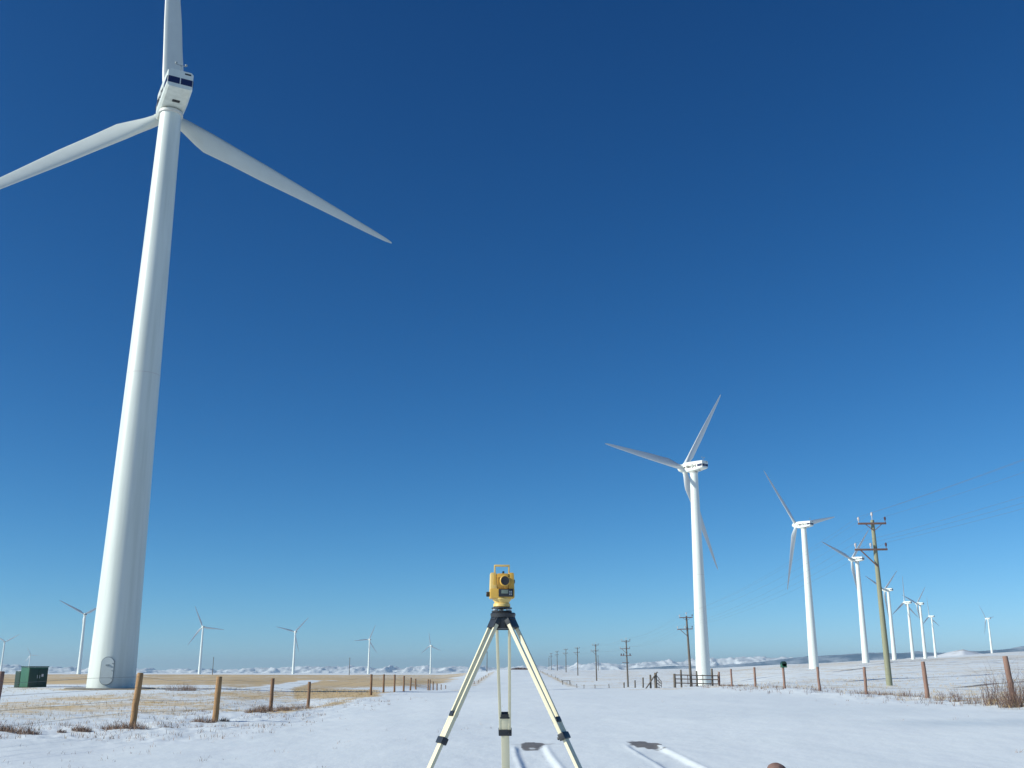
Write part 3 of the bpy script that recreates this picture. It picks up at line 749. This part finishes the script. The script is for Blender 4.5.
# ------------------------------------------------------------------ survey tripod and instrument
TY = 6.8; tc_ = ray(503, 613, TY); tx = tc_.x; headz = tc_.z + .002
base = Vector((tx, TY, gz(tx, TY))); hh = headz - base.z
tri = empty('survey_tripod', base)
tag(tri, 'cream coloured survey tripod with dark clamps standing on the snowy road', 'tripod')
bm = B(); lathe(bm, [(.05, hh - .035), (.078, hh - .03), (.082, hh - .008), (.075, hh - .001), (.03, hh - .001)], 30)
head = build('head_plate', bm, M['dark'], tri)
bm = B(); lathe(bm, [(.05, hh - .10), (.062, hh - .06), (.06, hh - .03)], 24); build('centre_screw', bm, M['dark'], head)
zh = hh - .055
for k, az_ in enumerate((0, 118, 243)):
    d = Vector((math.sin(R(az_)), math.cos(R(az_)), 0)); tt = Vector((d.y, -d.x, 0))
    h0 = d * .056 + Vector((0, 0, zh)); foot = d * .875; foot.x += .028; foot.z = gz(tx + foot.x, TY + foot.y) - base.z + .0
    ax = (foot - h0).normalized(); nrm = ax.cross(tt).normalized(); L_ = (foot - h0).length
    rotm = Matrix((tt, nrm, -ax)).transposed()          # local x=tangent, y=normal, z=up the leg
    def pt(u, w, n=0): return h0 + ax * u + tt * w + nrm * n
    up = {0: .665, 1: .675, 2: .63}[k]; lo = {0: .785, 1: .780, 2: .80}[k]
    # lower extension pole
    bm = B(); c = pt((up + L_ - .06) / 2, 0); box(bm, c, (.054, .020, L_ - .06 - up), rotm, bev=.004)
    leg = build('leg', bm, M['tri'], tri)
    for s in (-1, 1):
        bm = B(); a = pt(.02, s * .041); b = pt(lo, s * .030); c = (a + b) / 2
        ax2 = (b - a).normalized(); n2 = nrm; t2 = n2.cross(ax2).normalized()
        box(bm, c, (.019, .024, (b - a).length), Matrix((t2, n2, -ax2)).transposed(), bev=.005); build('rail', bm, M['tri'], leg)
    bm = B(); box(bm, pt(.012, 0), (.100, .036, .080), rotm, bev=.010); 
    box(bm, pt(-.025, 0), (.075, .05, .05), rotm, bev=.010); build('hinge', bm, M['dark'], leg)
    bm = B(); box(bm, pt(up, 0), (.052, .040, .030), rotm, bev=.004); box(bm, pt(up + .012, .0, .0), (.064, .030, .012), rotm, bev=.003)
    build('crosspiece', bm, M['dark'], leg)
    bm = B(); box(bm, pt(lo, 0), (.088, .040, .042), rotm, bev=.006)
    tube(bm, [pt(lo, .03, .015), pt(lo, .03, .032)], .009, 10); build('clamp', bm, M['dark'], leg)
    bm = B(); tube(bm, [pt(L_ - .10, 0), pt(L_ - .03, 0), pt(L_ + .05, 0)], [.026, .02, .003], 12); box(bm, pt(L_ - .09, 0, .035), (.035, .05, .012), rotm, bev=.003)
    build('foot', bm, M['dark'], leg)
# total station (rests on the tripod head)
S = empty('total_station', (tx - .008, TY, headz), R(5)); S.scale = (1, 1, 1.07)
tag(S, 'yellow surveying total station with carry handle mounted on top of the tripod', 'survey instrument')
bm = B(); lathe(bm, [(.062, .0), (.066, .006), (.066, .014), (.05, .016)], 24); lathe(bm, [(.05, .030), (.066, .032), (.066, .042), (.05, .046)], 24)
trib = build('tribrach', bm, M['dark'], S)
for a in (90, 210, 330):
    bm = B(); lathe(bm, [(.013, .013), (.017, .017), (.017, .029), (.013, .033)], 14, origin=(.05 * math.cos(R(a)), .05 * math.sin(R(a)), 0)); build('foot_screw', bm, M['metal'], trib)
bm = B(); lathe(bm, [(.048, .045), (.056, .05), (.054, .066), (.046, .07), (.05, .078), (.062, .092), (.062, .098), (.03, .1)], 28); build('base', bm, M['yel2'], S)
bm = B(); box(bm, (0, 0, .125), (.158, .115, .058), bev=.010); body = build('housing', bm, M['yel'], S)
for sx, w in ((-1, .046), (1, .040)):
    bm = B(); box(bm, (sx * (.079 - w / 2), 0, .198), (w, .108, .105), bev=.012, taper=(.86, .8)); build('side_arm', bm, M['yel2'] if sx < 0 else M['yel'], S)
bm = B()
box(bm, (.003, 0, .200), (.076, .098, .090), bev=.012); lathe(bm, [(.030, -.088), (.033, -.085), (.033, -.03), (.030, .06), (.024, .09), (.02, .11)], 24, axis='y', origin=(.014, 0, .198))
tele = build('telescope', bm, M['yel'], S)
TEL = True
bm = B(); lathe(bm, [(.0225, -.0895), (.0265, -.0905), (.0265, -.084), (.0225, -.083)], 24, axis='y', origin=(.014, 0, .198)); build('lens_ring', bm, M['black'], tele)
bm = B(); lathe(bm, [(.002, -.0890), (.012, -.0885), (.0245, -.0865), (.0245, -.080)], 24, axis='y', origin=(.014, 0, .198)); build('lens', bm, M['lens'], tele)
bm = B(); box(bm, (.008, -.01, .253), (.012, .05, .012), bev=.003); build('sight', bm, M['dark'], tele)
bm = B(); box(bm, (.022, -.0615, .128), (.095, .012, .046), bev=.004); kp = build('control_panel', bm, M['dark'], S)
bm = B(); box(bm, (.014, -.0680, .134), (.044, .004, .022), bev=.001); build('screen', bm, M['screen'], kp)
for k in range(6):
    bm = B(); box(bm, (.046 + (k % 2) * .010, -.0685, .118 + (k // 2) * .009), (.007, .003, .006), bev=.001); build('key', bm, M['metal'], kp)
bm = B(); lathe(bm, [(.012, 0), (.015, -.004), (.015, -.02), (.011, -.024)], 16, axis='x', origin=(-.078, -.01, .122)); build('tangent_knob', bm, M['black'], S)
bm = B(); lathe(bm, [(.010, 0), (.012, .002), (.012, .006), (.009, .008)], 16, axis='x', origin=(.078, .01, .2)); build('tangent_knob', bm, M['black'], S)
bm = B()
for sx in (-1, 1): box(bm, (sx * .046, 0, .268), (.010, .022, .046), bev=.003)
box(bm, (0, 0, .294), (.102, .026, .012), bev=.004); build('carry_handle', bm, M['yel2'], S)
bm = B(); box(bm, (-.050, -.058, .205), (.018, .006, .060), bev=.002); build('level_vial', bm, M['yel'], S)

for c in S.children:
    if not c.name.startswith('tribrach'): c.location.z -= .014
trib.scale = (1, 1, .70)

# ------------------------------------------------------------------ stone at the bottom of the frame
p = gp(767.0, 14.55); bm = B(); bmesh.ops.create_icosphere(bm, subdivisions=4, radius=1)
for v in bm.verts:
    n = v.co.normalized(); k = 1 + .18 * (float(fbm(np.array([n.x * 2 + 5]), np.array([n.y * 2 + n.z * 3 + 5]))[0]) - .5)
    v.co = Vector((n.x * .125 * k, n.y * .10 * k, n.z * .085 * k))
rock = build('stone', bm, M['rock'], angle=180); rock.location = (p.x, p.y - .15, p.z - .012)
tag(rock, 'rounded reddish stone poking out of the snow at the bottom edge', 'stone')

# ------------------------------------------------------------------ dry vegetation
def blades(bases, hts, lean, w, name, material):
    """thin triangular stems, one mesh"""
    n = len(bases); b = np.array(bases, float); h = np.array(hts)[:, None]
    a = rng.uniform(0, 2 * math.pi, n); side = np.stack([np.cos(a), np.sin(a), 0 * a], 1) * np.array(w).reshape(-1, 1)
    dirn = rng.normal(0, 1, (n, 3)) * np.array(lean).reshape(-1, 1); dirn[:, 2] = 1
    dirn /= np.linalg.norm(dirn, axis=1)[:, None]
    bend = rng.normal(0, .25, (n, 3)); bend[:, 2] = 0
    mid = b + dirn * h * .55; tip = b + (dirn + bend) * h
    V = np.stack([b - side, b + side, mid + side * .7, mid - side * .7, tip], 1).reshape(-1, 3)
    q = np.arange(n)[:, None] * 5
    faces = [list(map(int, (i, i + 1, i + 2, i + 3))) for i in q[:, 0]] + [list(map(int, (i + 3, i + 2, i + 4))) for i in q[:, 0]]
    me = bpy.data.meshes.new(name); me.from_pydata(V.tolist(), [], faces); me.materials.append(material)
    return link(bpy.data.objects.new(name, me))
def tuft(px, Y, rad, h, n, material, name, label, cat, group, sx=1.0, w=.006, lean=.35):
    if name == 'grass_clump': h *= 1.55; rad *= .9; lean = .6
    c = gp(px, Y)
    a = rng.uniform(0, 2 * math.pi, n); r = rad * np.sqrt(rng.uniform(0, 1, n))
    x = c.x + r * np.cos(a) * sx; y = c.y + r * np.sin(a) * .8
    z = ground(x, y) - .01
    hh_ = h * rng.uniform(.35, 1.0, n) * (1 - .5 * (r / rad) ** 2)
    o = blades(np.stack([x - c.x, y - c.y, z - c.z], 1), hh_, np.full(n, lean), np.full(n, w), name, material)
    o.location = c
    if label: tag(o, label, cat, group)
    return o
GT = 'dry grass clumps along the fence line'
for (px, Y, rad, h, n, sx, lab) in [
    (131, 25.4, .34, .20, 420, 1.9, 'russet grass clump heaped at the foot of the nearest yellow fence post'),
    (89, 24.4, .20, .16, 220, 1.3, 'small russet grass clump, first one left of the nearest yellow post'),
    (69, 24.0, .10, .10, 90, 1.2, 'tiny russet grass clump between two larger ones left of the nearest yellow post'),
    (30, 23.2, .30, .18, 300, 1.6, 'russet grass clump lying low near the left edge of the snow'),
    (4, 23.6, .28, .22, 300, 1.2, 'russet grass clump cut by the left edge of the photo'),
    (172, 26.0, .16, .11, 130, 1.2, 'thin grass clump midway between the two nearest yellow fence posts'),
    (208, 30.0, .30, .18, 260, 1.5, 'russet grass clump just left of the second yellow fence post'),
    (228, 30.6, .14, .14, 110, 1.2, 'small russet grass clump just right of the second yellow fence post'),
    (259, 38, .34, .24, 300, 1.3, 'dark grass clump left of the third yellow fence post'),
    (268, 41.2, .34, .30, 330, 1.2, 'bushy dark grass clump at the foot of the third yellow fence post'),
    (284, 43, .40, .26, 300, 1.2, 'dark grass clump right of the third yellow fence post'),
    (302, 48.5, .5, .28, 320, 1.5, 'dark grass clump at the foot of the fourth yellow fence post'),
    (182, 72, .9, .6, 260, 1.3, 'taller weed clump on the snow edge right of the huge turbine base'),
    (191, 73, .5, .6, 180, 1.2, 'second weed clump on the snow edge right of the huge turbine base')]:
    tuft(px, Y, rad, h, n, M['russet'], 'grass_clump', lab, 'grass clump', GT, sx)
WG = 'dry weeds at the right roadside'
def shrub(px, Y, rad, h, n, lab):
    h *= 1.5; root = tuft(px, Y, rad, h, n // 2, M['weed'], 'dry_weed', lab, 'weed bush', WG, 1.2, .005, .25)
    o = tuft(px, Y, rad, h * .38, n // 5, M['straw'], 'grass_skirt', None, None, None, 1.3, .005, .5); o.parent = root; o.location = (0, 0, 0)
for (px, Y, rad, h, n, lab) in [
    (997, 30.6, .42, 1.05, 240, 'tall purple-brown weed bush just left of the last reddish fence post'),
    (1021, 29.5, .55, 1.0, 420, 'dense straw-coloured weed bush right of the last reddish fence post'),
    (1006, 29.3, .30, .5, 260, 'short yellow-green weed bush at the foot of the last reddish fence post'),
    (984, 31.5, .25, .75, 90, 'thin tall weed bush on the snow edge, next left of the tall purple-brown one'),
    (966, 33, .28, .45, 130, 'low weed bush midway between the last two reddish fence posts'),
    (951, 35, .22, .50, 110, 'small upright weed bush nearer the second last reddish fence post'),
    (938, 36.5, .22, .34, 90, 'small weed bush right beside the second last reddish fence post'),
    (905, 42, .45, .28, 130, 'low weed bush left of the second last reddish fence post'),
    (878, 46, .5, .28, 130, 'low weed bush right of the middle reddish fence post, under the utility pole'),
    (856, 49, .45, .3, 120, 'low weed bush left of the middle reddish fence post')]:
    shrub(px, Y, rad, h, n, lab)
# dark brush on the road crest
o = tuft(520, 596, 4.5, 1.6, 700, M['weed'], 'brush_heap', 'dark heap of brush on the crest of the snowy road behind the tripod', 'brush', None, 1.2, .10, .3)
# ground cover: stubble nobody could count
def scatter(n, xr, yr, cond, h, w, name, label, material):
    x = rng.uniform(*xr, n); y = yr[0] * (yr[1] / yr[0]) ** rng.uniform(0, 1, n)
    c, g_, i_ = masks(x, y); k = rng.uniform(0, 1, n) < cond(x, y, c); x = x[k]; y = y[k]
    per = 4
    x = np.repeat(x, per) + rng.normal(0, .06, len(x) * per); y = np.repeat(y, per) + rng.normal(0, .06, len(y) * per)
    z = ground(x, y) - .01; hh_ = h * rng.uniform(.3, 1, len(x)); sc = 1 + y / 60
    o = blades(np.stack([x, y, z], 1), hh_, np.full(len(x), .3), w * sc, name, material)
    tag(o, label, 'dry grass', None, 'stuff')
scatter(16000, (-55, -8.4), (20, 95), lambda x, y, c: np.clip(c * 1.0, 0.03, 1), .16, .003, 'dry_grass', 'dry straw stubble sticking through the snow beyond the left fence', M['straw'])
scatter(9000, (9, 60), (22, 120), lambda x, y, c: np.clip(c * 1.1, 0.02, 1) * (x > 13.5), .22, .003, 'dry_grass', 'dry straw grass sticking through the snow along the right fence', M['straw'])
scatter(2600, (-8.5, 13.5), (14, 60), lambda x, y, c: .30 * (fbm(x / 3, y / 5) > .55) * np.clip(np.abs(x - 2) / 8, 0, 1) ** 1.5, .09, .0025, 'dry_grass', 'sparse grass tips poking through the snow on the road verge', M['russet'])

scatter(5200, (-17, -5.0), (19, 60), lambda x, y, c: .75 * (fbm(x / 1.1, y / 1.6) > .53) * np.exp(-((x + 9.4) / 3.2) ** 2), .15, .0035, 'dry_grass', 'russet grass tips broken through the snow beside the left fence', M['russet'])
scatter(3000, (12.5, 22), (24, 95), lambda x, y, c: .8 * (fbm(x / 1.3, y / 2.4) > .50) * np.exp(-((x - 15.6) / 2.4) ** 2), .26, .0035, 'dry_grass', 'russet weed stems broken through the snow beside the right fence', M['weed'])

# ------------------------------------------------------------------ haze
zlow = float(GZ.min()) - 60
bm = B(); box(bm, (0, 0, (zlow + 190) / 2), (60000, 60000, 190 - zlow))
hz = build('haze', bm, [], smooth=False)
m = bpy.data.materials.new('haze'); m.use_nodes = True; nt = m.node_tree; nt.nodes.clear()
out = nt.nodes.new('ShaderNodeOutputMaterial'); pv = nt.nodes.new('ShaderNodeVolumePrincipled')
pv.inputs['Color'].default_value = (.66, .88, 1.0, 1); pv.inputs['Density'].default_value = 5.5e-5; pv.inputs['Anisotropy'].default_value = .2
nt.links.new(pv.outputs[0], out.inputs['Volume']); hz.data.materials.append(m)
tag(hz, 'thin pale blue air over the plain', 'haze', None, 'stuff')
print('lowest ground', GZ.min())
